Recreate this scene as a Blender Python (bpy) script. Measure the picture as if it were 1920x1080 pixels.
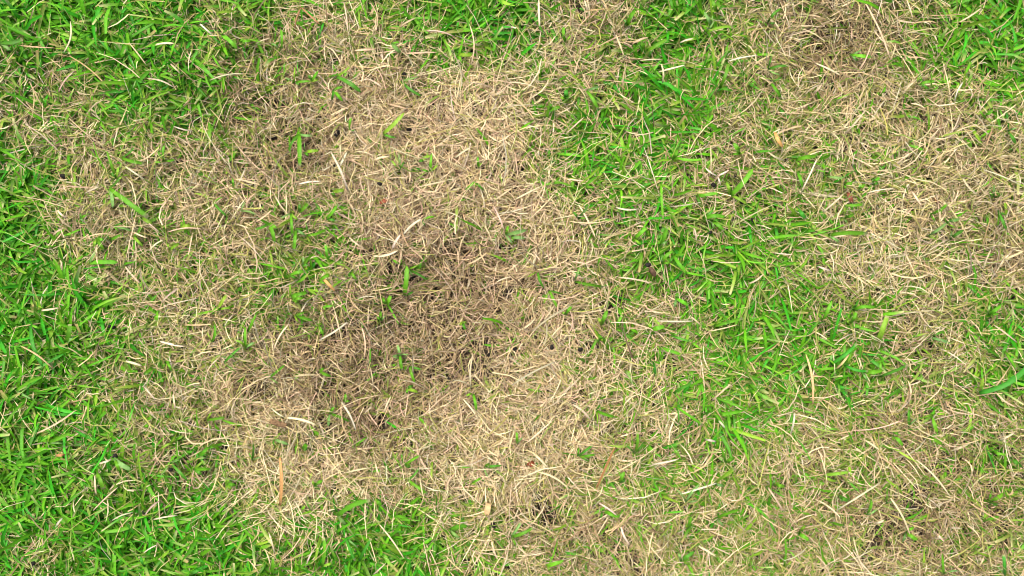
import bpy, math
import numpy as np

for o in list(bpy.data.objects):
    bpy.data.objects.remove(o)
scene = bpy.context.scene
COL = scene.collection
R = math.radians

# ------------------------------------------------------------------ camera
CAM_H = 0.812                       # a phone held about waist high, looking straight down
SURF = 0.026                        # usual height of the top of the thatch
cam_d = bpy.data.cameras.new('camera')
cam = bpy.data.objects.new('camera', cam_d)
COL.objects.link(cam)
cam.location = (0, 0, CAM_H)
cam.rotation_euler = (0, 0, 0)
cam_d.sensor_width = 36.0
cam_d.lens = 36.0 * (CAM_H - SURF) / 1.0      # one metre of lawn across the frame
cam_d.clip_start = 0.02
cam_d.clip_end = 200.0
scene.camera = cam

# ------------------------------------------------------------------ sky, sun, exposure
SUN_EL, SUN_AZ = R(62), R(-35)
world = bpy.data.worlds.new('World')
scene.world = world
world.use_nodes = True
wn = world.node_tree
wn.nodes.clear()
sky = wn.nodes.new('ShaderNodeTexSky')
sky.sky_type = 'NISHITA'
sky.sun_disc = False
sky.sun_elevation = SUN_EL
sky.sun_rotation = SUN_AZ
sky.air_density = 0.6
sky.dust_density = 6.0
sky.ozone_density = 0.3
bg = wn.nodes.new('ShaderNodeBackground')
bg.inputs['Strength'].default_value = 0.12
wo = wn.nodes.new('ShaderNodeOutputWorld')
wn.links.new(sky.outputs[0], bg.inputs[0])
wn.links.new(bg.outputs[0], wo.inputs[0])
sun_d = bpy.data.lights.new('sun', 'SUN')
sun_d.energy = 1.5
sun_d.angle = R(35)
sun_d.color = (1.0, 0.95, 0.87)
sun = bpy.data.objects.new('sun', sun_d)
COL.objects.link(sun)
sun.rotation_euler = (R(90) - SUN_EL, 0, math.pi - SUN_AZ)
sun.location = (0, 0, 3)
vs = scene.view_settings
vs.view_transform = 'Standard'
vs.look = 'None'
vs.gamma = 1.0
vs.use_curve_mapping = False
vs.exposure = 1.1
scene.render.engine = 'CYCLES'
scene.cycles.filter_width = 1.0

# ------------------------------------------------------------------ layout read off the photograph
PXM = 1.0 / 1920.0                                   # metres per photo pixel at the thatch surface


def at(px, py, z=SURF):
    """photo pixel -> point at height z (the things all lie on or in the thatch)"""
    k = (CAM_H - z) / (CAM_H - SURF)
    return (px - 960.0) * PXM * k, (540.0 - py) * PXM * k


# share of living grass, cells of 80 x 67.5 photo pixels
GREEN = [
 "9 9 8.5 8 7 5 5 4 4 5 8 8 5 2 2 7 8 4 1 1 1 3 6 8",
 "6 5 8 8 7 4 3 1.5 1.5 2 4 4 4 2.5 4 7 6 4 1 1 1.5 4 7 8",
 "4 4 6 7 7 2 2 1.5 1 1 .5 .5 3 4 5.5 6.5 6 4 2 3 2 2 3 5",
 "4 3 5 5 4 1 1 1 1 .5 .3 .3 2.5 5.5 7 8 6 3 3 3 2 2 1.5 3",
 "8 3 2.5 3 2 2 1.5 1.5 .5 1 1.5 .5 2.5 5 6 6 3 4 4 4 3 2 1.5 1.5",
 "8 2.5 1.5 3 1.5 2 3 3 .5 .5 1 .3 1 4 5 6 3 3.5 4 4 2.5 1 1.5 2",
 "7 2 2 3 3 2 4 5 1 .5 .5 1 .5 1 4 5 6 7 6 3 2 2 2.5 1.5",
 "9 5.5 4 4 3 3 5 4 1.5 2 1 .5 1 1.5 4 6 7 7 5 2 2 2.5 2 1",
 "9.5 8.5 6 3 3 3 5 1.5 1 1.5 .3 .2 1 1 3 3 5 7 6 5 4 2 3 6.5",
 "9 7 5 3 2 2.5 1.5 1 .5 .5 .5 .3 1 1.5 3 3 4 6 6 6 5 2 3.5 6.5",
 "7 7 5 3 1.5 1 .5 .7 .5 1.5 .5 1 1 2 3 4 5 7 6 7 6 3 3.5 7",
 "7 7 5.5 4 2 1 .5 .5 1 1 .7 .7 .5 .5 2.5 4 5.5 7 4 4.5 4 2.5 3 4",
 "8 7 6 4 4 1.5 2 1 1 1.5 1 1 1 1.5 2.5 4 5 4 2.5 3.5 3 2 2.5 3",
 "8 7 5 5 4 2 2 1 2.5 2 1 1 .5 2 3 4 5 4 3.5 3 3 2 2 3",
 "8 8 8.5 9 8 5 2.5 3 6.5 5.5 4.5 2 1 1.5 2 3 4 4 3 3 1.5 1.5 1.5 3",
 "6 7 9 9 9 8 6 7 9 8 5.5 3 3 2.5 1.5 2 3 4 3.5 2.5 2 1.5 2 3",
]
GREEN = np.array([[float(v) for v in r.split()] for r in GREEN]) / 9.0

# bleached (+) and rotted, trodden (-) dead grass: x, y, radius, amount
TONE = np.array([
 (900,160,120,.7),(960,290,120,.6),(820,330,120,.3),(740,200,100,.3),(990,850,150,.7),(480,950,110,.6),
 (560,900,100,.5),(1690,450,130,.4),(1700,330,110,.35),(420,700,90,.4),(1100,80,80,.35),(330,610,90,.3),
 (1090,330,80,.3),(1000,690,90,.3),(1480,120,70,.2),(1250,780,120,.2),(620,90,70,.2),
 (480,210,90,-.75),(600,110,45,-.7),(850,600,140,-.85),(880,500,95,-.6),(760,640,100,-.75),(640,690,80,-.5),
 (580,770,90,-.6),(840,545,110,-.35),(910,640,110,-.4),(800,740,80,-.25),(700,560,60,-.3),(710,810,70,-.6),(460,730,50,-.7),(540,300,100,-.3),(700,430,90,-.15),(1560,70,65,-.8),
 (1020,970,70,-.9),(1110,1000,90,-.4),(1700,960,120,-.4),(1800,1040,130,-.5),(1800,860,110,-.4),
 (1880,300,110,-.3),(1890,560,110,-.3),(300,370,110,.15),(560,620,70,-.4),(1790,200,80,-.3),(250,430,60,-.1),(180,500,120,.2)])
# bare spots where the soil shows: x, y, radius
HOLES = np.array([
 (75,318,20),(118,332,9),(612,102,22),(480,185,18),(462,735,26),(705,800,22),(1026,968,34),(1140,1000,14),
 (1552,68,22),(1664,137,9),(1420,492,12),(1420,940,13),(275,440,16),(55,685,17),(200,870,15),(1755,75,10),
 (1880,862,16),(1793,180,11),(1800,228,12),(1872,332,18),(1700,277,9),(1560,960,20),(1652,1032,26),(1737,965,22),
 (742,507,18),(715,520,16),(1872,482,18),(1690,655,11),(945,548,22),(1760,702,12),(1000,975,18),(970,487,11),
 (848,480,12),(860,430,10),(755,640,14),(865,615,14),(520,185,14),(445,205,16),(690,610,12),(600,735,13),
 (560,805,12),(505,735,12),(1100,395,8),(700,205,10),(755,235,10),(490,740,14),(1240,925,10),(1350,880,10),
 (1600,340,10),(1740,455,9),(1840,265,12),(1890,600,14),(300,690,9),(360,900,9),(130,440,10),(105,960,10),
 (1170,560,10),(1365,565,10),(1690,1000,14),(1780,900,14),(1830,830,14),(1725,845,14),(1540,880,9),(1465,870,12)],
 dtype=float)


def to_px(x, y):
    return 960.0 + x / PXM, 540.0 - y / PXM


def smooth_noise(x, y, scale, seed):
    r = np.random.default_rng(seed)
    t = r.random((64, 64))
    u, v = x / scale, y / scale
    i, j = np.floor(u).astype(int), np.floor(v).astype(int)
    f, g = u - i, v - j
    f, g = f * f * (3 - 2 * f), g * g * (3 - 2 * g)
    a = t[i % 64, j % 64]; b = t[(i + 1) % 64, j % 64]
    c = t[i % 64, (j + 1) % 64]; d = t[(i + 1) % 64, (j + 1) % 64]
    return (a * (1 - f) + b * f) * (1 - g) + (c * (1 - f) + d * f) * g


def green_at(x, y):
    px, py = to_px(x, y)
    u = np.clip(px / 80.0 - 0.5, 0, 22.999)
    v = np.clip(py / 67.5 - 0.5, 0, 14.999)
    i, j = u.astype(int), v.astype(int)
    f, g = u - i, v - j
    return ((GREEN[j, i] * (1 - f) + GREEN[j, i + 1] * f) * (1 - g)
            + (GREEN[j + 1, i] * (1 - f) + GREEN[j + 1, i + 1] * f) * g)


def tone_at(x, y):
    px, py = to_px(x, y)
    s = np.zeros_like(px)
    for (cx, cy, r, a) in TONE:
        s += a * np.exp(-((px - cx) ** 2 + (py - cy) ** 2) / (r * r))
    s += (smooth_noise(x, y, 0.05, 5) - 0.5) * 0.7
    return np.clip(np.where(s < 0, s * .78, s), -1.0, 1.2)


def hole_at(x, y):
    px, py = to_px(x, y)
    s = np.zeros_like(px)
    for (cx, cy, r) in HOLES:
        s = np.maximum(s, np.exp(-(((px - cx) ** 2 + (py - cy) ** 2) / (.8 * r * r)) ** 2))
    return s


def height(x, y):
    x = np.asarray(x, float); y = np.asarray(y, float)
    h = (smooth_noise(x + 3, y + 5, 0.23, 1) - .5) * 0.020 + (smooth_noise(x + 1, y + 2, 0.07, 2) - .5) * 0.012
    h += (smooth_noise(x, y, 0.025, 3) - .5) * 0.005
    h *= np.clip((1.0 - np.maximum(np.abs(x), np.abs(y) + .2)) / 0.3, 0, 1)
    near = np.clip((.85 - np.maximum(np.abs(x), np.abs(y) + .2)) / 0.2, 0, 1)
    h += near * (np.minimum(tone_at(x, y), 0) * 0.013 - 0.008 * hole_at(x, y))
    return h


# ------------------------------------------------------------------ materials
def new_mat(name):
    m = bpy.data.materials.new(name)
    m.use_nodes = True
    nt = m.node_tree
    nt.nodes.clear()
    return m, nt, nt.nodes.new, nt.links.new


def blade_mat(name, rough, spec, trans, mottle, fine):
    m, nt, N, L = new_mat(name)
    out = N('ShaderNodeOutputMaterial')
    att = N('ShaderNodeAttribute'); att.attribute_name = 'tint'
    tc = N('ShaderNodeTexCoord')
    nz = N('ShaderNodeTexNoise'); nz.inputs['Scale'].default_value = fine; nz.inputs['Detail'].default_value = 4
    L(tc.outputs['Object'], nz.inputs['Vector'])
    mr = N('ShaderNodeMapRange')
    mr.inputs['From Min'].default_value = .3; mr.inputs['From Max'].default_value = .7
    mr.inputs['To Min'].default_value = 1 - mottle; mr.inputs['To Max'].default_value = 1 + mottle * .6
    L(nz.outputs['Fac'], mr.inputs['Value'])
    mul = N('ShaderNodeVectorMath'); mul.operation = 'SCALE'
    L(att.outputs['Color'], mul.inputs[0]); L(mr.outputs[0], mul.inputs['Scale'])
    p = N('ShaderNodeBsdfPrincipled')
    p.inputs['Roughness'].default_value = rough
    p.inputs['Specular IOR Level'].default_value = spec
    L(mul.outputs[0], p.inputs['Base Color'])
    bp = N('ShaderNodeBump'); bp.inputs['Strength'].default_value = .35; bp.inputs['Distance'].default_value = .0006
    L(nz.outputs['Fac'], bp.inputs['Height']); L(bp.outputs[0], p.inputs['Normal'])
    tr = N('ShaderNodeBsdfTranslucent'); L(mul.outputs[0], tr.inputs['Color'])
    mx = N('ShaderNodeMixShader'); mx.inputs[0].default_value = trans
    L(p.outputs[0], mx.inputs[1]); L(tr.outputs[0], mx.inputs[2]); L(mx.outputs[0], out.inputs[0])
    return m


M_STRAW = blade_mat('dry_straw', .65, .25, .11, .22, 700.0)
M_GREEN = blade_mat('living_grass', .50, .25, .30, .16, 450.0)


def soil_mat():
    m, nt, N, L = new_mat('damp_soil')
    out = N('ShaderNodeOutputMaterial')
    tc = N('ShaderNodeTexCoord')
    n1 = N('ShaderNodeTexNoise'); n1.inputs['Scale'].default_value = 60; n1.inputs['Detail'].default_value = 8
    n2 = N('ShaderNodeTexVoronoi'); n2.inputs['Scale'].default_value = 260
    L(tc.outputs['Object'], n1.inputs['Vector']); L(tc.outputs['Object'], n2.inputs['Vector'])
    cr = N('ShaderNodeValToRGB')
    cr.color_ramp.elements[0].position = .35; cr.color_ramp.elements[0].color = (.018, .014, .011, 1)
    cr.color_ramp.elements[1].position = .7; cr.color_ramp.elements[1].color = (.075, .052, .035, 1)
    L(n1.outputs['Fac'], cr.inputs[0])
    p = N('ShaderNodeBsdfPrincipled'); p.inputs['Roughness'].default_value = .9
    L(cr.outputs[0], p.inputs['Base Color'])
    ad = N('ShaderNodeMath'); ad.operation = 'SUBTRACT'
    L(n1.outputs['Fac'], ad.inputs[0]); L(n2.outputs['Distance'], ad.inputs[1])
    bp = N('ShaderNodeBump'); bp.inputs['Strength'].default_value = .9; bp.inputs['Distance'].default_value = .004
    L(ad.outputs[0], bp.inputs['Height']); L(bp.outputs[0], p.inputs['Normal'])
    L(p.outputs[0], out.inputs[0])
    return m


def plain_mat(name, c0, c1, rough, scale, bump=.5, dist=.001, spec=.4):
    m, nt, N, L = new_mat(name)
    out = N('ShaderNodeOutputMaterial')
    tc = N('ShaderNodeTexCoord')
    n1 = N('ShaderNodeTexNoise'); n1.inputs['Scale'].default_value = scale; n1.inputs['Detail'].default_value = 6
    L(tc.outputs['Object'], n1.inputs['Vector'])
    cr = N('ShaderNodeValToRGB')
    cr.color_ramp.elements[0].position = .3; cr.color_ramp.elements[0].color = (*c0, 1)
    cr.color_ramp.elements[1].position = .72; cr.color_ramp.elements[1].color = (*c1, 1)
    L(n1.outputs['Fac'], cr.inputs[0])
    p = N('ShaderNodeBsdfPrincipled'); p.inputs['Roughness'].default_value = rough
    p.inputs['Specular IOR Level'].default_value = spec
    L(cr.outputs[0], p.inputs['Base Color'])
    bp = N('ShaderNodeBump'); bp.inputs['Strength'].default_value = bump; bp.inputs['Distance'].default_value = dist
    L(n1.outputs['Fac'], bp.inputs['Height']); L(bp.outputs[0], p.inputs['Normal'])
    L(p.outputs[0], out.inputs[0])
    return m


M_SOIL = soil_mat()
M_PELLET = plain_mat('black_crust', (.006, .0055, .005), (.022, .019, .016), .6, 500, spec=.25)
M_BARK = plain_mat('brown_bark', (.07, .042, .020), (.27, .17, .085), .85, 420, .9, spec=.2)
M_POD = plain_mat('dark_pod', (.045, .026, .014), (.13, .075, .04), .6, 300, spec=.25)

# ------------------------------------------------------------------ mesh helpers


def make_mesh(name, verts, quads, cols, mats):
    me = bpy.data.meshes.new(name)
    nv, nf = len(verts), len(quads)
    me.vertices.add(nv)
    me.vertices.foreach_set('co', np.ascontiguousarray(verts, np.float32).ravel())
    me.loops.add(nf * 4)
    me.loops.foreach_set('vertex_index', np.ascontiguousarray(quads, np.int32).ravel())
    me.polygons.add(nf)
    me.polygons.foreach_set('loop_start', np.arange(0, nf * 4, 4, dtype=np.int32))
    me.polygons.foreach_set('use_smooth', np.ones(nf, dtype=bool))
    me.update(calc_edges=True)
    if cols is not None:
        a = me.color_attributes.new('tint', 'FLOAT_COLOR', 'POINT')
        c = np.ones((nv, 4), np.float32); c[:, :3] = cols
        a.data.foreach_set('color', c.ravel())
    for m in mats:
        me.materials.append(m)
    return me


def link(name, me, label=None, cat=None, group=None, kind=None):
    o = bpy.data.objects.new(name, me)
    COL.objects.link(o)
    if label: o['label'] = label
    if cat: o['category'] = cat
    if group: o['group'] = group
    if kind: o['kind'] = kind
    return o


def ribbons(p0, az, length, e0, e1, width, twist, roll, bend, segs, prof, fold, col, tipcol, mid_gain, floor=True):
    """many blades at once: swept strips, 2 points across (fold None) or 3 (V section)"""
    n = len(az)
    K = segs + 1
    across = 2 if fold is None else 3
    V = np.empty((n, K, across, 3), np.float32)
    C = np.empty((n, K, across, 3), np.float32)
    pos = p0.copy()
    ds = length / segs
    for k in range(K):
        t = k / segs
        e = e0 + (e1 - e0) * t
        a = az + bend * (t - .3)
        T = np.stack([np.cos(e) * np.cos(a), np.cos(e) * np.sin(a), np.sin(e)], 1)
        if k:
            pos = pos + T * ds[:, None]
            if floor:
                g = height(pos[:, 0], pos[:, 1]) + .0012
                pos[:, 2] = np.maximum(pos[:, 2], g)
        W = np.stack([-np.sin(a), np.cos(a), np.zeros(n)], 1)
        Nn = np.cross(T, W)
        r = roll + twist * t
        Wr = W * np.cos(r)[:, None] + Nn * np.sin(r)[:, None]
        Nr = Nn * np.cos(r)[:, None] - W * np.sin(r)[:, None]
        hw = .5 * width * prof[:, k]
        V[:, k, 0] = pos - Wr * hw[:, None]
        V[:, k, -1] = pos + Wr * hw[:, None]
        cc = col + (tipcol - col) * (max(0., t - .55) / .45) ** 1.5
        C[:, k, 0] = cc; C[:, k, -1] = cc
        if across == 3:
            V[:, k, 1] = pos - Nr * (hw * fold)[:, None]
            C[:, k, 1] = cc * mid_gain
    base = (np.arange(n) * K * across)[:, None, None]
    kk = (np.arange(segs) * across)[None, :, None]
    cc_ = np.arange(across - 1)[None, None, :]
    i = base + kk + cc_
    Q = np.stack([i, i + 1, i + across + 1, i + across], -1).reshape(-1, 4)
    return V.reshape(-1, 3), Q, C.reshape(-1, 3)


def palette(rng, n, cols, weights):
    cols = np.array(cols); w = np.array(weights, float)
    if w.ndim == 1:
        idx = rng.choice(len(cols), n, p=w / w.sum())
    else:
        cw = np.cumsum(w / w.sum(1, keepdims=True), 1)
        idx = (rng.random(n)[:, None] > cw).sum(1).clip(0, len(cols) - 1)
    c = cols[idx]
    v = rng.normal(1, .13, n).clip(.6, 1.4)[:, None]
    return c * v * (1 + rng.normal(0, .035, (n, 3)))


STRAW_COLS = [(.63, .53, .315), (.485, .385, .195), (.33, .24, .125), (.17, .115, .065), (.32, .32, .085), (.54, .475, .32), (.58, .425, .27)]
#              cream            tan                 brown               rotted           olive              grey tan          pinkish
GREEN_COLS = [(.118, .375, .012), (.074, .285, .010), (.042, .325, .011), (.215, .40, .030), (.20, .29, .045)]
#              bright              dark                 emerald             yellow green       dull olive


def straw_field(rng, n_tuft, x0, x1, y0, y1, mapped=True):
    tx = rng.uniform(x0, x1, n_tuft); ty = rng.uniform(y0, y1, n_tuft)
    if mapped:
        keep = rng.random(n_tuft) > hole_at(tx, ty) * .88
        keep &= rng.random(n_tuft) > np.clip(-tone_at(tx, ty), 0, 1) * .12
        # thin places between the tussocks
        keep &= rng.random(n_tuft) < .40 + 1.2 * smooth_noise(tx + 9, ty + 9, .016, 11)
        keep &= rng.random(n_tuft) > np.clip(.96 * green_at(tx, ty), 0, .86)
        tx, ty = tx[keep], ty[keep]
    cnt = rng.integers(3, 8, len(tx))
    ta = smooth_noise(tx, ty, .045, 21) * 12.0 + rng.normal(0, 1.8, len(tx))
    id_ = np.repeat(np.arange(len(tx)), cnt)
    n = len(id_)
    x = tx[id_] + rng.normal(0, .004, n); y = ty[id_] + rng.normal(0, .004, n)
    az = ta[id_] + rng.normal(0, .55, n)
    if mapped:
        tone = tone_at(x, y); gr = green_at(x, y); hole = hole_at(x, y)
    else:
        tone = (smooth_noise(x, y, .2, 5) - .5) * 1.2; gr = np.full(n, .4); hole = np.zeros(n)
    L = rng.gamma(4.5, .0040, n).clip(.006, .060)
    L *= np.where(tone < -.3, .78, 1.0) * (1 - .35 * hole)
    W = rng.uniform(.0005, .0014, n)
    W *= np.where(rng.random(n) < .03, 1.4, 1)
    lng = rng.random(n) < .05                            # long bent strands between the short ones
    L = np.where(lng, rng.uniform(.030, .062, n), L); W = np.where(lng, W * .85, W)
    lay = rng.random(n)
    z = (height(x, y) if mapped else 0) + .001 + lay ** 1.2 * .019 * (1 - .75 * hole) * (1 - .55 * gr)
    e0 = R(1) * rng.normal(30, 22, n); e0 = np.where(tone < -.3, e0 + R(12), e0)
    e1 = e0 - R(1) * rng.uniform(5, 70, n)
    qx, qy = to_px(x, y)
    pink = np.exp(-((qx - 850) ** 2 + (qy - 430) ** 2) / 360. ** 2) if mapped else np.zeros(n)   # pinker withered kind in the middle
    segs = 3
    prof = np.tile(np.array([.75, 1., .9, .35]), (n, 1))
    cut = rng.random(n) < .35
    prof[cut, 3] = .8
    w = np.stack([np.clip(.42 + .45 * tone, .10, 1.2), np.full(n, .42), np.clip(.12 - .34 * tone, .05, 1),
                  np.clip(.03 - .13 * tone, .015, 1), .09 + .62 * gr ** .8, np.full(n, .12),
                  .04 + .50 * pink], 1)
    col = palette(rng, n, STRAW_COLS, w)
    col *= (1 + .12 * np.clip(tone, -1, 1))[:, None]
    tip = col * rng.uniform(.85, 1.2, n)[:, None]
    half = rng.random(n) < .30 * gr                      # half withered: green base, straw tip
    col[half] = np.array((.19, .31, .04)) * rng.uniform(.8, 1.15, (int(half.sum()), 1))
    return ribbons(np.stack([x, y, z], 1), az, L, e0, e1, W, rng.normal(0, .9, n), rng.normal(0, .6, n),
                   rng.normal(0, .8, n), segs, prof, None, col, tip, 1.0, floor=mapped)


def green_field(rng, n_tuft, x0, x1, y0, y1, mapped=True):
    tx = rng.uniform(x0, x1, n_tuft); ty = rng.uniform(y0, y1, n_tuft)
    if mapped:
        g = green_at(tx, ty)
        clump = smooth_noise(tx + 4, ty + 7, .022, 31)
        pr = np.clip(g ** 1.28 * (.28 + 1.6 * clump), 0, 1) * (1 - .85 * hole_at(tx, ty))
    else:
        g = smooth_noise(tx, ty, .17, 33); pr = g ** 1.5 * .9
    keep = rng.random(n_tuft) < pr
    tx, ty, g = tx[keep], ty[keep], g[keep]
    cnt = rng.integers(2, 6, len(tx))
    ta = smooth_noise(tx, ty, .06, 41) * 11 + rng.normal(0, 1.3, len(tx))
    id_ = np.repeat(np.arange(len(tx)), cnt)
    n = len(id_)
    x = tx[id_] + rng.normal(0, .0016, n); y = ty[id_] + rng.normal(0, .0016, n)
    g = g[id_]
    az = ta[id_] + rng.normal(0, .8, n)
    L = rng.gamma(5.5, .0041, n).clip(.008, .050) * (.70 + .40 * g)
    W = rng.uniform(.0014, .0038, n) * (.80 + .28 * g)
    z = (height(x, y) if mapped else 0) + .001 + rng.random(n) * (.012 - .007 * g)
    e0 = R(1) * rng.normal(42, 16, n).clip(8, 78)
    e1 = e0 - R(1) * rng.uniform(25, 85, n)
    segs = 3
    prof = np.tile(np.array([.72, 1., .94, .16]), (n, 1))
    cut = rng.random(n) < .45
    prof[cut, 3] = .66
    w = np.stack([.28 + .35 * g, .16 + .26 * g, np.clip(.55 * g - .18, .01, 1), .22 - .14 * g, np.clip(.40 - .42 * g, .02, 1)], 1)
    col = palette(rng, n, GREEN_COLS, w)
    tip = col * rng.uniform(.8, 1.15, n)[:, None]
    pale = (rng.random(n) < .30) & cut
    tip[pale] = np.array((.50, .47, .22))
    dry = rng.random(n) < .36 - .26 * g
    tip[dry] = np.array((.42, .31, .13))
    return ribbons(np.stack([x, y, z], 1), az, L, e0, e1, W, rng.normal(0, .7, n), rng.normal(0, .5, n),
                   rng.normal(0, .45, n), segs, prof, .30, col, tip, 1.18, floor=mapped)


# ------------------------------------------------------------------ ground
def build_ground():
    fine = np.arange(-.84, .8401, .007)
    grow = np.cumsum(.012 * 1.28 ** np.arange(30))
    ax = np.concatenate([-(.84 + grow)[::-1], fine, .84 + grow])
    X, Y = np.meshgrid(ax, ax, indexing='ij')
    Z = height(X.ravel(), Y.ravel()).reshape(X.shape)
    Z += (smooth_noise(X * 1., Y * 1., .009, 6) - .5) * .003 * (np.abs(X) < .9) * (np.abs(Y) < .9)
    n = len(ax)
    V = np.stack([X, Y, Z], -1).reshape(-1, 3)
    i, j = np.meshgrid(np.arange(n - 1), np.arange(n - 1), indexing='ij')
    b = (i * n + j).ravel()
    Q = np.stack([b, b + n, b + n + 1, b + 1], 1)
    link('ground', make_mesh('ground', V, Q, None, [M_SOIL]), kind='structure')


build_ground()

CX, CY = .66, .42                        # half size of the densely built piece of lawn
rng = np.random.default_rng(7)
v, q, c = straw_field(rng, 80000, -CX, CX, -CY, CY)
link('dead_grass', make_mesh('dead_grass', v, q, c, [M_STRAW]),
     'matted tan and brown dead grass covering the dry patches of the lawn', 'dead grass', kind='stuff')
v, q, c = green_field(rng, 66000, -CX, CX, -CY, CY)
link('green_grass', make_mesh('green_grass', v, q, c, [M_GREEN]),
     'short living green grass growing in dense patches and thin tufts', 'grass', kind='stuff')


# the rest of the lawn: one object that repeats its own patch round about
def build_outer():
    r = np.random.default_rng(77)
    tw, th = CX, CY
    vs_, qs, cs = straw_field(r, 7000, -tw / 2 - .01, tw / 2 + .01, -th / 2 - .01, th / 2 + .01, mapped=False)
    vg, qg, cg = green_field(r, 4600, -tw / 2, tw / 2, -th / 2, th / 2, mapped=False)
    me = make_mesh('lawn_beyond', np.concatenate([vs_, vg]), np.concatenate([qs, qg + len(vs_)]),
                   np.concatenate([cs, cg]), [M_STRAW, M_GREEN])
    mi = np.zeros(len(qs) + len(qg), np.int32); mi[len(qs):] = 1
    me.polygons.foreach_set('material_index', mi)
    o = link('lawn', me, 'patchy short lawn continuing round the worn dry area', 'lawn', kind='stuff')
    ng = bpy.data.node_groups.new('repeat_patch', 'GeometryNodeTree')
    ng.interface.new_socket('Geometry', in_out='INPUT', socket_type='NodeSocketGeometry')
    ng.interface.new_socket('Geometry', in_out='OUTPUT', socket_type='NodeSocketGeometry')
    N, L = ng.nodes.new, ng.links.new
    gi, go = N('NodeGroupInput'), N('NodeGroupOutput')
    pts = []
    for i in range(-6, 7):
        for j in range(-8, 9):
            x, y = (i + .5) * tw, (j + .5) * th
            if abs(x) < CX and abs(y) < CY:
                continue
            pts.append((x, y))
    grid = N('GeometryNodeMeshGrid')
    nx, ny = 12, 16
    grid.inputs['Vertices X'].default_value = nx; grid.inputs['Vertices Y'].default_value = ny
    grid.inputs['Size X'].default_value = (nx - 1) * tw; grid.inputs['Size Y'].default_value = (ny - 1) * th
    posn = N('GeometryNodeInputPosition'); sep = N('ShaderNodeSeparateXYZ'); L(posn.outputs[0], sep.inputs[0])
    tests = []
    for ch, lim in ((0, CX), (1, CY)):
        a = N('ShaderNodeMath'); a.operation = 'ABSOLUTE'; L(sep.outputs[ch], a.inputs[0])
        b = N('ShaderNodeMath'); b.operation = 'LESS_THAN'; b.inputs[1].default_value = lim; L(a.outputs[0], b.inputs[0])
        tests.append(b)
    both = N('ShaderNodeMath'); both.operation = 'MULTIPLY'
    L(tests[0].outputs[0], both.inputs[0]); L(tests[1].outputs[0], both.inputs[1])
    dele = N('GeometryNodeDeleteGeometry'); dele.domain = 'POINT'
    L(grid.outputs[0], dele.inputs['Geometry']); L(both.outputs[0], dele.inputs['Selection'])
    inst = N('GeometryNodeInstanceOnPoints')
    L(dele.outputs[0], inst.inputs['Points'])
    g2i = N('GeometryNodeGeometryToInstance'); L(gi.outputs[0], g2i.inputs[0])
    L(g2i.outputs[0], inst.inputs['Instance'])
    rnd = N('FunctionNodeRandomValue'); rnd.data_type = 'INT'
    rnd.inputs['Min'].default_value = 0; rnd.inputs['Max'].default_value = 1
    for s in rnd.inputs:
        if s.type == 'INT' and s.name == 'Min': s.default_value = 0
        if s.type == 'INT' and s.name == 'Max': s.default_value = 1
    half = N('ShaderNodeMath'); half.operation = 'MULTIPLY'; half.inputs[1].default_value = math.pi
    iout = [s for s in rnd.outputs if s.type == 'INT'][0]
    L(iout, half.inputs[0])
    cmb = N('ShaderNodeCombineXYZ'); L(half.outputs[0], cmb.inputs[2]); L(cmb.outputs[0], inst.inputs['Rotation'])
    L(inst.outputs[0], go.inputs[0])
    md = o.modifiers.new('repeat', 'NODES'); md.node_group = ng


build_outer()

exec_rng = np.random.default_rng(99)

# ------------------------------------------------------------------ single blades that stand out in the photograph
COLOURS = {
 'b': (.12, .35, .016), 'd': (.075, .255, .018), 'e': (.05, .275, .02), 'y': (.21, .39, .03), 'p': (.19, .36, .09),
 's': (.55, .45, .275), 'w': (.58, .51, .355), 't': (.50, .35, .165), 'n': (.30, .17, .075), 'o': (.52, .27, .095), 'r': (.24, .075, .035)}


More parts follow.
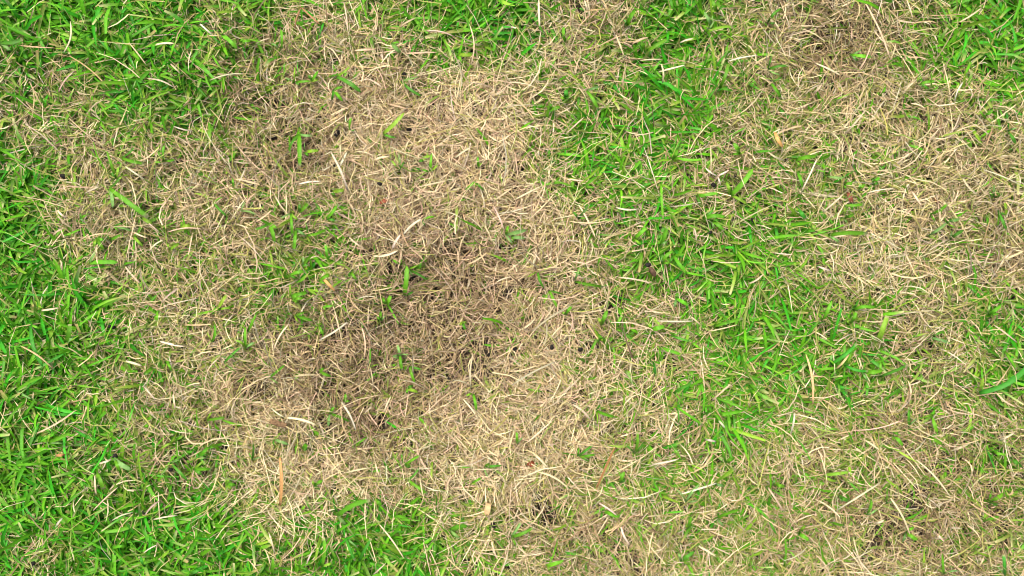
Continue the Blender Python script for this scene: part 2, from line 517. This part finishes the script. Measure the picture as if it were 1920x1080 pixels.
def blade_object(name, x1, y1, x2, y2, wpx, colour, label, cat, group, lift=0.0, bow=None, cut=None):
    """a closed, slightly folded blade from its root in the thatch to its tip"""
    r = exec_rng
    green = colour in 'bdeyp'
    k = 8
    t = np.linspace(0, 1, k + 1)
    dx, dy = x2 - x1, y2 - y1
    Lp = math.hypot(dx, dy)
    bow = r.normal(0, .04) if bow is None else bow
    sx, sy = -dy / Lp, dx / Lp
    px = x1 + dx * t + sx * bow * Lp * np.sin(math.pi * t)
    py = y1 + dy * t + sy * bow * Lp * np.sin(math.pi * t)
    wx0, wy0 = at(np.array([x1]), np.array([y1]))
    wx1, wy1 = at(np.array([x2]), np.array([y2]))
    h0, h1 = float(height(wx0, wy0)[0]), float(height(wx1, wy1)[0])
    top = max(h0, h1) + .0265 + lift
    rise = r.uniform(.001, .0045)
    z = top + rise * np.sin(math.pi * np.clip(t * 1.05, 0, 1)) - (.011 if green else .006) * (1 - t) ** 3 - .002 * t ** 2
    X, Y = at(px, py, z)
    P = np.stack([X, Y, z], 1)
    T = np.gradient(P, axis=0); T /= np.linalg.norm(T, axis=1)[:, None]
    W = np.cross(np.array([0, 0, 1.]), T); W /= np.linalg.norm(W, axis=1)[:, None]
    roll = r.normal(0, .25) + r.normal(0, .4) * t
    Nn = np.cross(T, W)
    Wr = W * np.cos(roll)[:, None] + Nn * np.sin(roll)[:, None]
    Nr = Nn * np.cos(roll)[:, None] - W * np.sin(roll)[:, None]
    cut = (r.random() < .4) if cut is None else cut
    prof = np.interp(t, [0, .2, .5, .8, .93, 1], [.7, .95, 1, .95, .72, .75 if cut else .12] if green else
                     [.7, .9, 1, .9, .7, .55 if cut else .15])
    if cut and green: prof[-2] = .84
    prof = prof * (1 + r.normal(0, .05, k + 1))
    hw = (wpx * PXM * .5 * prof)[:, None]
    fold = r.uniform(.15, .45)
    th = .00018 if green else .0003
    mid = P - Nr * hw * fold
    up, dn = Nr * th, -Nr * th
    V = np.stack([P - Wr * hw + up, mid + up, P + Wr * hw + up, P + Wr * hw + dn, mid + dn, P - Wr * hw + dn], 1)
    base = np.array(COLOURS[colour]) * r.normal(1, .10) * (1 + r.normal(0, .05, 3))
    c = np.tile(base, (k + 1, 1)) * (1 + r.normal(0, .05, (k + 1, 1)))
    if green and cut: c[-1] = (.50, .47, .24)
    C = np.repeat(c[:, None, :], 6, 1); C[:, (1, 4)] *= 1.15
    i = (np.arange(k) * 6)[:, None]; a = np.array([0, 1, 3, 4])[None, :]; b = a + 1
    Q = np.stack([i + a, i + a + 6, i + b + 6, i + b], -1).reshape(-1, 4)
    e = np.arange(k) * 6                                    # the thin rims, on points of their own
    nv = 6 * (k + 1)
    rim = np.concatenate([V[:, (2, 3)], V[:, (5, 0)]], 1).reshape(-1, 3)
    V = np.concatenate([V.reshape(-1, 3), rim]); C = np.concatenate([C.reshape(-1, 3), np.repeat(c, 4, 0)])
    j = nv + np.arange(k) * 4
    Q = np.concatenate([Q, np.stack([j, j + 4, j + 5, j + 1], 1), np.stack([j + 2, j + 6, j + 7, j + 3], 1),
                        np.array([[0, 1, 4, 5], [1, 2, 3, 4]]), 6 * k + np.array([[5, 4, 1, 0], [4, 3, 2, 1]])])
    o0 = P[0].copy(); o0[2] = h0
    me = make_mesh(name, V - o0, Q, C, [M_GREEN if green else M_STRAW])
    o = link(name, me, label, cat, group)
    o.location = o0
    return o


GREEN_BLADES = """245 70 290 43 6 d;0 80 42 74 8 d;298 140 340 158 6 b;415 65 445 92 8 b;405 24 440 21 5 y;450 77 470 76 6 b;
255 150 268 185 5 e;265 192 318 172 4 y;752 152 790 180 6 d;625 168 643 190 7 b;655 245 658 220 6 b;
582 152 596 132 8 b;553 154 582 152 5 b;552 152 553 125 5 y;527 90 527 55 6 b;735 80 752 100 9 p;860 102 885 103 9 y;1175 48 1190 18 8 b;1060 78 1057 50 7 b;
1100 170 1122 205 7 b;1350 165 1365 120 7 b;1212 95 1250 72 8 b;1335 50 1320 22 6 p;1345 22 1335 0 7 b;1325 60 1375 50 5 y;
1062 185 1061 168 9 e;1030 205 1050 200 8 b;1440 42 1465 15 6 d;1440 130 1480 123 5 d;1445 155 1465 182 6 b;1745 170 1747 135 5 b;
1720 158 1755 152 6 b;1845 222 1862 207 6 b;1650 180 1660 163 6 b;1890 245 1905 270 6 d;1595 102 1635 107 7 b;
217 332 200 283 6 b;218 335 222 312 6 y;228 296 270 306 7 b;265 408 285 420 7 y;150 410 168 400 6 b;307 302 308 272 6 b;307 302 290 304 4 b;
308 302 328 299 4 b;400 380 425 405 5 d;452 395 482 403 5 p;338 424 359 422 7 y;213 425 247 433 5 p;205 450 227 440 6 b;
180 447 195 470 9 b;168 493 222 492 9 b;318 468 336 456 6 y;437 350 436 335 4 b;250 443 268 462 6 y;
806 322 809 288 6 b;785 302 806 291 8 y;570 285 598 282 7 y;748 320 747 288 5 p;792 412 815 406 5 b;
623 360 645 356 8 y;545 400 548 442 6 b;560 398 578 380 8 b;555 430 551 470 7 b;575 442 612 430 6 b;612 410 632 385 8 b;505 418 515 456 8 b;
615 487 610 458 6 b;543 516 572 509 7 b;598 527 618 514 7 b;566 500 588 475 6 b;872 356 890 340 5 b;890 340 907 357 5 d;897 314 895 292 5 b;
948 440 988 431 8 p;655 508 668 525 6 b;1008 508 1020 540 5 d;766 505 803 526 5 d;752 497 736 487 5 b;
1262 300 1270 280 8 b;1265 295 1320 298 6 b;1240 345 1243 410 5 b;1305 368 1347 362 7 b;1238 462 1251 425 8 b;
1095 350 1120 330 6 b;1085 410 1106 384 6 p;1078 528 1132 538 6 b;958 443 986 446 7 p;1130 478 1152 508 6 b;1263 478 1288 512 8 b;
1190 447 1213 427 8 b;1387 288 1376 268 9 b;1318 410 1360 407 8 b;1335 413 1358 432 7 b;1240 495 1262 470 7 b;
1495 322 1504 352 6 b;1496 388 1511 411 8 e;1582 385 1620 383 6 b;1583 409 1601 402 7 b;
1740 442 1775 418 6 p;1775 418 1800 410 6 p;1780 450 1807 431 7 d;1745 402 1777 382 6 b;1700 271 1733 282 6 b;1492 300 1532 293 8 b;1582 345 1599 343 6 b;
1865 370 1864 346 6 p;1872 395 1888 432 6 d;1610 357 1622 345 7 b;1635 345 1650 332 7 b;1550 330 1583 333 5 p;
125 642 131 608 9 b;30 733 82 705 7 b;397 642 402 608 5 b;460 652 460 613 8 b;464 622 481 588 7 b;420 680 452 650 5 d;
388 787 422 782 6 b;270 702 287 688 7 b;310 678 321 697 5 b;408 580 425 552 7 y;405 575 398 590 5 b;295 583 293 602 6 b;
553 592 586 601 7 b;597 610 605 627 5 b;751 672 745 646 6 p;750 664 754 694 6 b;768 688 778 720 6 b;762 728 784 735 8 y;887 738 893 770 6 b;618 775 657 791 8 b;
598 696 622 706 7 b;505 708 534 684 5 b;645 754 648 738 6 b;724 572 733 553 8 b;715 602 714 583 6 b;867 603 873 620 6 d;693 690 694 652 4 b;
605 575 626 573 5 b;545 556 576 549 8 b;548 563 570 558 7 b;1128 610 1139 582 8 b;1220 619 1247 612 9 b;1118 770 1153 782 7 b;1237 652 1279 666 7 b;
1258 628 1294 640 5 d;1263 737 1299 717 6 d;1268 763 1317 797 6 b;1225 678 1229 702 6 e;1348 776 1396 769 7 b;1338 612 1392 597 7 b;1268 558 1292 573 8 b;
1173 695 1186 722 5 p;1125 640 1125 628 10 b;1153 616 1166 592 6 b;1030 545 1046 578 6 b;1060 590 1072 574 6 b;
1543 602 1560 564 7 b;1598 581 1642 577 7 b;1595 606 1606 584 7 b;1558 683 1607 644 7 e;1573 690 1536 693 6 b;
1583 684 1628 696 6 e;1650 706 1702 684 6 d;1617 697 1657 694 8 b;1748 778 1758 812 7 b;1704 802 1704 764 5 d;1743 632 1782 643 6 p;1853 591 1877 573 7 b;
1883 658 1906 692 6 b;330 828 340 877 8 b;363 880 397 880 8 b;213 859 246 881 9 p;180 884 194 917 8 b;90 831 132 811 7 b;270 1062 264 1043 6 e;
210 1027 236 1024 6 b;473 862 475 830 4 d;373 856 391 838 7 b;423 908 442 911 8 b;30 871 76 870 6 b;320 868 352 902 6 d;
700 939 716 947 8 b;604 1062 607 1008 7 b;648 1008 666 1052 7 e;673 1052 696 1010 6 e;663 836 687 820 4 b;758 872 787 854 6 b;
588 911 606 901 7 b;765 900 802 926 6 b;883 907 903 896 5 b;843 993 877 986 8 b;738 967 767 973 7 b;908 876 941 873 5 d;513 823 541 833 6 p;568 842 575 832 9 b;
1190 850 1195 810 6 b;958 1007 1000 989 7 b;1130 957 1162 969 8 b;1083 856 1112 834 5 d;1087 856 1117 852 5 b;
1361 867 1352 839 7 b;1343 972 1387 956 7 b;1289 992 1296 968 8 b;1276 1052 1302 1034 7 d;1163 906 1171 884 7 b;1023 1061 1057 1051 8 b;969 832 968 810 6 b;1286 942 1312 908 6 p;
1673 816 1693 836 7 b;1738 821 1767 834 8 b;1662 944 1664 914 5 b;1624 967 1634 936 7 b;1573 930 1592 939 8 d;1553 979 1584 986 7 b;
1699 997 1721 1013 8 b;1843 979 1874 969 7 b;1543 891 1592 885 7 y;1770 1077 1767 1038 6 b;1440 973 1456 1002 5 d;1498 998 1517 1013 9 b;
1860 847 1887 853 5 b;1895 858 1917 877 7 d;1470 1062 1472 1008 5 b;1853 942 1882 925 9 b;1450 910 1472 913 8 b;510 1078 512 1045 6 b;560 1062 590 1050 8 b"""

STRAWS = """120 98 132 40 3 s;110 172 139 133 2.6 s;242 80 275 123 2.2 s;130 105 205 168 2.2 t;278 147 325 163 2.6 w;395 150 455 138 3 s;292 84 327 82 5 s;
320 120 338 138 3 s;130 222 185 268 2.2 s;375 45 398 66 3 w;35 85 103 90 2 t;326 237 360 246 2.4 w;645 5 652 60 2.8 s;883 122 880 45 2.2 s;750 50 780 33 3 s;480 82 506 72 4 s;
690 148 717 165 3 s;665 95 705 93 4 s;760 100 820 98 3 s;800 58 850 68 2.6 s;730 195 765 205 3 s;565 14 602 47 3 n;565 14 553 52 3 n;1235 135 1285 122 3 w;
1365 115 1420 104 2.6 w;1242 155 1240 120 3.4 s;1185 82 1215 70 4 s;1275 80 1300 72 3 w;1242 112 1200 114 3 s;1010 0 1012 50 5 s;1155 65 1170 105 3 s;1060 252 1095 220 2.6 s;
1175 247 1225 248 2.2 s;1100 20 1147 17 3 t;1096 0 1103 20 3 s;1160 175 1190 193 2.2 s;1585 250 1622 208 3 s;1608 137 1634 80 2.2 s;1530 119 1577 142 4 s;1790 190 1806 154 2.4 w;
1700 0 1711 34 2.6 s;1840 15 1797 42 3 s;1525 176 1541 158 5 s;1690 178 1715 152 4 s;235 312 272 337 3 s;100 440 121 427 3 s;160 362 187 350 3 s;315 435 380 430 2.2 s;
160 446 212 440 2.2 s;250 435 276 446 3 s;280 470 306 450 3 w;275 415 298 434 2.2 s;235 500 263 532 4 s;108 394 124 408 4 w;925 376 960 352 3 s;
945 432 925 385 3 s;700 480 746 470 6 w;735 467 751 440 6 w;756 440 791 410 5 w;875 496 913 473 3 s;560 345 601 340 3 w;480 416 509 394 3 s;685 466 655 445 3 s;
700 300 731 294 4 s;780 352 839 339 3 s;853 296 882 276 4 s;966 374 1016 349 5 s;1085 384 1117 447 3 s;1160 520 1222 531 3 s;1155 389 1196 392 3 w;1300 424 1306 452 3 s;
1403 532 1431 514 3 s;1333 326 1332 274 2.2 s;1345 330 1322 314 3 w;1345 330 1367 319 3 w;1345 330 1351 347 3 w;1068 415 1137 415 2.2 s;1440 285 1471 301 4 s;1502 360 1532 297 2.6 w;
1600 316 1603 288 2.2 w;1805 334 1836 367 4 s;1710 359 1728 386 4 s;1543 397 1581 364 3 s;1625 362 1677 354 2.2 w;1533 499 1557 507 4 w;1843 507 1858 468 3 s;1841 502 1827 479 3 s;
1793 507 1847 489 2.2 s;1883 487 1920 470 4 s;236 677 266 686 5 w;300 640 346 650 4 w;303 567 336 540 3 s;270 725 291 750 3 s;325 738 328 768 3 s;78 582 110 577 4 s;
100 692 38 648 3 t;70 812 142 769 3 s;683 672 678 612 2.6 s;883 727 887 663 3 s;600 637 651 604 4 w;553 706 591 703 4 s;700 727 694 688 2.2 s;720 773 733 743 3 s;
640 754 667 807 4 w;538 783 592 797 6 s;513 657 541 608 3 s;868 748 897 787 3 s;1233 602 1300 602 3 w;960 722 1042 678 3 s;1040 757 1088 708 2.6 s;1335 751 1371 719 3 s;
1295 594 1313 609 3 s;1348 789 1359 802 5 w;1073 758 1107 786 5 s;998 621 1072 573 3 s;1328 621 1382 609 2.2 s;1515 706 1544 707 3 t;1703 757 1702 713 3 s;
1866 734 1907 764 3 s;1907 642 1863 609 2.6 s;1483 812 1490 774 4 w;1568 692 1592 664 4 t;1690 789 1598 807 2.2 s;175 957 222 913 2.2 s;272 966 299 939 3 w;288 974 333 966 3 w;
210 976 249 961 2.2 w;104 988 117 971 4 w;180 927 178 891 4 s;186 869 209 861 4 w;270 1036 294 1022 2.2 w;712 984 758 1048 2.6 s;573 1062 586 1033 3 w;533 857 556 818 3 s;
700 1077 723 1056 2.2 s;590 1017 594 968 2.2 s;515 1037 504 998 3 s;648 886 692 877 3 s;704 868 713 894 3 s;1275 927 1343 906 3 w;1223 871 1272 861 3 w;1310 1024 1342 1043 4 s;
1322 824 1342 828 5 w;1123 943 1157 967 3 w;1181 1022 1164 988 4 w;998 848 1027 877 4 s;1005 884 1067 917 4 s;1670 934 1706 1002 4 s;1718 862 1782 932 3 s;1783 846 1817 832 4.5 s;
1570 956 1652 904 3 s;1440 914 1469 959 4 s;1600 1008 1621 1072 2.2 s;1620 824 1652 846 4 s;1873 826 1902 811 4 s;1640 981 1657 975 4 w;1756 999 1771 1016 4 s"""


def rows(s):
    for part in s.replace('\n', '').split(';'):
        a = part.split()
        if len(a) == 6:
            yield [float(v) for v in a[:5]] + [a[5]]


CNAME = {'b': 'bright green', 'd': 'dark green', 'e': 'emerald green', 'y': 'yellowish green', 'p': 'pale dull green',
         's': 'straw coloured', 'w': 'bleached whitish', 't': 'beige', 'n': 'reddish brown'}
LANDMARKS = [(521, 793, 'the brown bark chip'), (1222, 508, 'the dark seed pod'), (525, 905, 'the upright orange blade'),
 (1136, 876, 'the slanting orange blade'), (617, 534, 'the short orange blade'), (1461, 264, 'the broad orange-tan blade'),
 (1594, 370, 'the rust brown leaf'), (719, 377, 'the brick red leaf scrap'), (994, 870, 'the rust red leaf scrap'),
 (914, 955, 'the wide tan sheath'), (1655, 616, 'the square-cut broad blade'), (1880, 708, 'the widest emerald blade'),
 (241, 380, 'the largest green blade'), (636, 320, 'the forked bleached stalk'), (1646, 60, 'the longest pale stalk'),
 (1517, 710, 'the beige seed stem'), (663, 952, 'the arching bright blade'), (1358, 893, 'the folded shiny blade'),
 (760, 525, 'the lone broad blade'), (561, 280, 'the lone upright blade'), (1590, 440, 'the flat straight blade'),
 (1391, 341, 'the paired black pellets'), (69, 649, 'the hanging emerald blade'), (1026, 968, 'the widest bare soil gap'),
 (75, 318, 'the black soil pit'), (462, 735, 'the dark soil gap'), (1552, 68, 'the trodden dark hollow'),
 (209, 613, 'the touching pellets'), (1652, 1032, 'the large soil gap'), (632, 250, 'the biggest black pellet'),
 (1883, 1060, 'the upright emerald blade'), (1755, 376, 'the tiny reddish scrap'), (114, 853, 'the tiny orange tip'),
 (655, 158, 'the slanting dark blade'), (738, 231, 'the slanting light blade'), (1345, 330, 'the bleached star')]


def beside(x, y):
    d, nm = min((math.hypot(x - a, y - b), c) for a, b, c in LANDMARKS)
    return ' beside ' + nm if d < 60 else (' near ' + nm if d < 120 else '')


def make_shoot(main, x1, y1, x2, y2, w, lab, group):
    """a small shoot: the main leaf and one or two side leaves from the same crown"""
    L = math.hypot(x2 - x1, y2 - y1)
    leaves = []
    for sgn in ((-1, 1) if exec_rng.random() < .4 else (exec_rng.choice((-1, 1)),)):
        a = math.atan2(y2 - y1, x2 - x1) + sgn * exec_rng.uniform(.45, 1.5)
        l2 = min(L, 50) * exec_rng.uniform(.35, .75)
        leaves.append(blade_object('side_leaf', x1, y1, x1 + l2 * math.cos(a), y1 + l2 * math.sin(a), w * exec_rng.uniform(.45, .7),
                                   exec_rng.choice(list('bydp')), None, None, None, lift=.001))
    shoot = link('grass_shoot', None, lab, 'grass shoot', group)
    shoot.location = main.location
    for p in (main, *leaves):
        p.parent = shoot
        p.location = p.location - shoot.location


for x1, y1, x2, y2, w, k in rows(GREEN_BLADES):
    L = math.hypot(x2 - x1, y2 - y1)
    wx, wy = at(np.array([(x1 + x2) / 2]), np.array([(y1 + y2) / 2]))
    g = float(green_at(wx, wy)[0])
    cut = exec_rng.random() < .4
    size = ('long' if L > 42 else ('short' if L < 24 else 'medium')) + (' broad' if w > 7 else (' narrow' if w < 5.5 else ''))
    where = 'among dead grass' if g < .27 else ('in thin mixed grass' if g < .55 else 'on dense green grass')
    lab = '%s %s%s blade %s%s' % (size, CNAME[k], ' blunt' if cut else '', where, beside((x1 + x2) / 2, (y1 + y2) / 2))
    main = blade_object('main_leaf', x1, y1, x2, y2, w * .9, k, None, None, None, lift=.004 * g + .002, cut=cut)
    make_shoot(main, x1, y1, x2, y2, w, lab.replace(' blade ', ' shoot ', 1), 'small green shoots that stand out')
for x1, y1, x2, y2, w, k in rows(STRAWS):
    L = math.hypot(x2 - x1, y2 - y1)
    wx, wy = at(np.array([(x1 + x2) / 2]), np.array([(y1 + y2) / 2]))
    g = float(green_at(wx, wy)[0])
    size = 'long' if L > 45 else ('short' if L < 28 else 'medium')
    size += ' stout' if w > 3.4 else (' thin' if w < 2.5 else '')
    where = 'over dry thatch' if g < .27 else ('across half green grass' if g < .55 else 'across dense green grass')
    lab = '%s %s dead stalk %s%s' % (size, CNAME[k], where, beside((x1 + x2) / 2, (y1 + y2) / 2))
    blade_object('straw_stalk', x1, y1, x2, y2, min(w, 2.0 + .4 * w), k, lab, 'straw', 'single dead stalks that stand out', lift=.003 + .006 * g)

# blades that can be told by their own look
SPECIAL = [
 ('grass_blade', 205, 353, 277, 407, 9, 'b', 'broad straight bright blade, largest green one on the straw beside the black soil pit', 'grass blade', .0),
 ('grass_blade', 561, 252, 562, 312, 7.5, 'b', 'upright bright green blade standing alone on dark brown thatch', 'grass blade', .0),
 ('grass_blade', 758, 554, 763, 498, 9, 'b', 'broad yellow-green blade standing alone in the middle of the trodden brown patch', 'grass blade', .02),
 ('grass_blade', 632, 144, 677, 173, 7.5, 'd', 'dark green blade slanting across pale straw near a bent green pair', 'grass blade', -.05),
 ('grass_blade', 718, 251, 758, 211, 7.5, 'y', 'light green blade slanting over bleached straw beside a tiny dark lump', 'grass blade', .03),
 ('grass_blade', 1370, 366, 1412, 316, 9, 'b', 'broad green blade passing between two black pellets on dry grass', 'grass blade', .04),
 ('grass_blade', 1553, 441, 1627, 438, 7, 'b', 'long straight bright green blade lying flat on dry straw', 'grass blade', -.04),
 ('grass_blade', 1647, 640, 1664, 592, 9.5, 'y', 'broad square-cut light green blade standing on dry grass', 'grass blade', .0),
 ('grass_blade', 1836, 737, 1932, 682, 9, 'e', 'very long curved emerald blade, the widest in the lawn', 'grass blade', .10),
 ('grass_blade', 632, 967, 694, 938, 9, 'b', 'broad bright green blade arching out of a green tuft onto straw', 'grass blade', -.08),
 ('grass_blade', 1338, 907, 1378, 878, 9.5, 'y', 'broad shiny yellow-green blade folded near its base', 'grass blade', .0),
 ('grass_blade', 57, 610, 81, 688, 7, 'e', 'long thin emerald blade hanging out of the lush grass', 'grass blade', .08),
 ('grass_blade', 1885, 1078, 1882, 1040, 6.5, 'e', 'single emerald blade standing upright on dull brown straw', 'grass blade', .0),
 ('straw_stalk', 1624, 8, 1669, 110, 3.4, 's', 'longest pale straw stalk crossing the trodden dry patch', 'straw', -.03),
 ('straw_stalk', 652, 356, 620, 284, 4.2, 'w', 'long bleached stalk with a forked side leaf', 'straw', .03),
 ('straw_stalk', 637, 312, 650, 286, 4.2, 'w', 'short bleached leaf forking off the long bleached stalk', 'straw', .0),
 ('straw_stalk', 1524, 757, 1511, 664, 4.2, 't', 'long beige seed stem standing across green grass', 'straw', .06),
 ('withered_stalk', 525, 948, 525, 858, 6.5, 'o', 'long upright orange dead blade on bleached straw', 'dead blade', .03),
 ('withered_stalk', 1119, 914, 1153, 838, 5, 'o', 'slanting orange-tan dead blade beside thin green tufts', 'dead blade', .0),
 ('withered_stalk', 606, 522, 628, 546, 5.5, 'o', 'short orange dead blade beside the green sprigs', 'dead blade', .0),
 ('withered_stalk', 1453, 248, 1468, 276, 6.5, 'o', 'broad orange-tan withered blade between green tufts and dry grass', 'dead blade', .05),
 ('withered_stalk', 106, 854, 122, 853, 5, 'o', 'tiny orange dead blade tip deep in lush green grass', 'dead blade', .0),
 ('leaf_scrap', 1590, 360, 1598, 380, 8, 'r', 'short rust brown dead leaf among straw', 'dead leaf', .0),
 ('leaf_scrap', 1752, 372, 1762, 381, 7, 'r', 'tiny reddish brown leaf scrap half buried in straw', 'dead leaf', .0),
 ('leaf_scrap', 712, 380, 727, 374, 8, 'r', 'brick red leaf scrap sunk in tan straw', 'dead leaf', .0),
 ('leaf_scrap', 988, 875, 1001, 866, 10, 'r', 'rust red leaf scrap on bleached straw', 'dead leaf', .0),
 ('withered_stalk', 916, 942, 912, 967, 11, 't', 'wide tan withered leaf sheath by the dark gap', 'dead leaf', .0),
]
for nm, x1, y1, x2, y2, w, k, lab, cat, bow in SPECIAL:
    if nm == 'grass_blade':
        main = blade_object('main_leaf', x1, y1, x2, y2, w, k, None, None, None, lift=.006, bow=bow, cut=True if 'square' in lab else None)
        make_shoot(main, x1, y1, x2, y2, w, lab, None)
    else:
        blade_object(nm, x1, y1, x2, y2, w, k, lab, cat, None, lift=-.006 if k == 'r' else .006, bow=bow)

# ------------------------------------------------------------------ black pellets, pod, bark chip
PELLETS = """1338 347 5;1380 331 5;1392 378 5;1411 412 4;1332 436 4;205 612 4.5;213 614 4;340 554 5;60 682 4.5;636 684 5;841 712 5;965 654 4.5;
1035 651 5;1088 655 5;216 855 5;320 881 4.5;270 961 4;62 1057 5;925 985 5.5;632 250 6.5;767 243 5;1664 139 6;118 331 7;433 305 5;712 345 5;945 113 5;757 140 5"""


def lump_mesh(name, seed, mat, sub_u=12, sub_v=8):
    r = np.random.default_rng(seed)
    V, Q = [], []
    ph = r.uniform(0, 6.28, 6)
    for j in range(sub_v + 1):
        th = math.pi * j / sub_v
        for i in range(sub_u):
            a = 2 * math.pi * i / sub_u
            d = 1 + .12 * math.sin(2 * a + ph[0] + th) + .10 * math.sin(3 * th + ph[1]) * math.sin(a + ph[2]) + .06 * math.sin(5 * a + ph[3]) * math.sin(th)
            V.append((math.sin(th) * math.cos(a) * d * 1.12, math.sin(th) * math.sin(a) * d, math.cos(th) * d * .85))
    for j in range(sub_v):
        for i in range(sub_u):
            k = (i + 1) % sub_u
            Q.append((j * sub_u + i, (j + 1) * sub_u + i, (j + 1) * sub_u + k, j * sub_u + k))
    return make_mesh(name, np.array(V), np.array(Q), None, [mat])


lumps = [lump_mesh('soil_pellet', s, M_PELLET) for s in (3, 4, 5)]
for n, part in enumerate(PELLETS.replace('\n', '').split(';')):
    px, py, r = [float(v) for v in part.split()]
    wx, wy = at(px, py)
    h = float(height(np.array([wx]), np.array([wy]))[0])
    z = h + .0190
    wx, wy = at(px, py, z)
    g = float(green_at(np.array([wx]), np.array([wy]))[0])
    where = 'lying among dry straw' if g < .3 else 'lying among green blades'
    o = link('soil_pellet', lumps[n % 3], 'small round black soil pellet ' + where + beside(px, py), 'pellet', 'black pellets in the thatch')
    s = r * PXM * .88
    o.scale = (s, s, s)
    o.location = (wx, wy, z)
    o.rotation_euler = (0, 0, n * 1.7)


def chip(name, x1, y1, x2, y2, wpx, tpx, mat, label, cat, taper, seed):
    r = np.random.default_rng(seed)
    k, m = 10, 8
    wx, wy = at((x1 + x2) / 2, (y1 + y2) / 2)
    h = float(height(np.array([wx]), np.array([wy]))[0]) + .028
    A = np.array([*at(x1, y1, h), h]); B = np.array([*at(x2, y2, h), h])
    T = (B - A) / np.linalg.norm(B - A); W = np.cross((0, 0, 1), T)
    V, Q = [], []
    for i in range(k + 1):
        t = i / k
        f = (math.sin(math.pi * min(max(t, .02), .98)) ** taper)
        c = A + (B - A) * t + np.array((0, 0, .0015 * math.sin(math.pi * t)))
        for j in range(m):
            a = 2 * math.pi * j / m
            d = 1 + r.normal(0, .06)
            V.append(c + W * math.cos(a) * wpx * .5 * PXM * f * d + np.array((0, 0, 1)) * math.sin(a) * tpx * .5 * PXM * f * d)
    for i in range(k):
        for j in range(m):
            n = (j + 1) % m
            Q.append((i * m + j, i * m + n, (i + 1) * m + n, (i + 1) * m + j))
    V = np.array(V); o0 = np.array([wx, wy, h])
    o = link(name, make_mesh(name, V - o0, np.array(Q), None, [mat]), label, cat)
    o.location = o0


chip('bark_chip', 506, 789, 537, 798, 11, 5, M_BARK, 'flat brown chip of bark lying in dark thatch', 'bark chip', .10, 1)
chip('seed_pod', 1217, 500, 1229, 519, 10, 8, M_POD, 'dark brown elongated seed pod beside green blades', 'seed pod', .5, 2)
lp = link('soil_pellet', lumps[1], 'shiny black bead touching the brown seed pod', 'pellet')
hx, hy = at(1215, 497)
lp.location = (hx, hy, float(height(np.array([hx]), np.array([hy]))[0]) + .027)
lp.scale = (.0025,) * 3
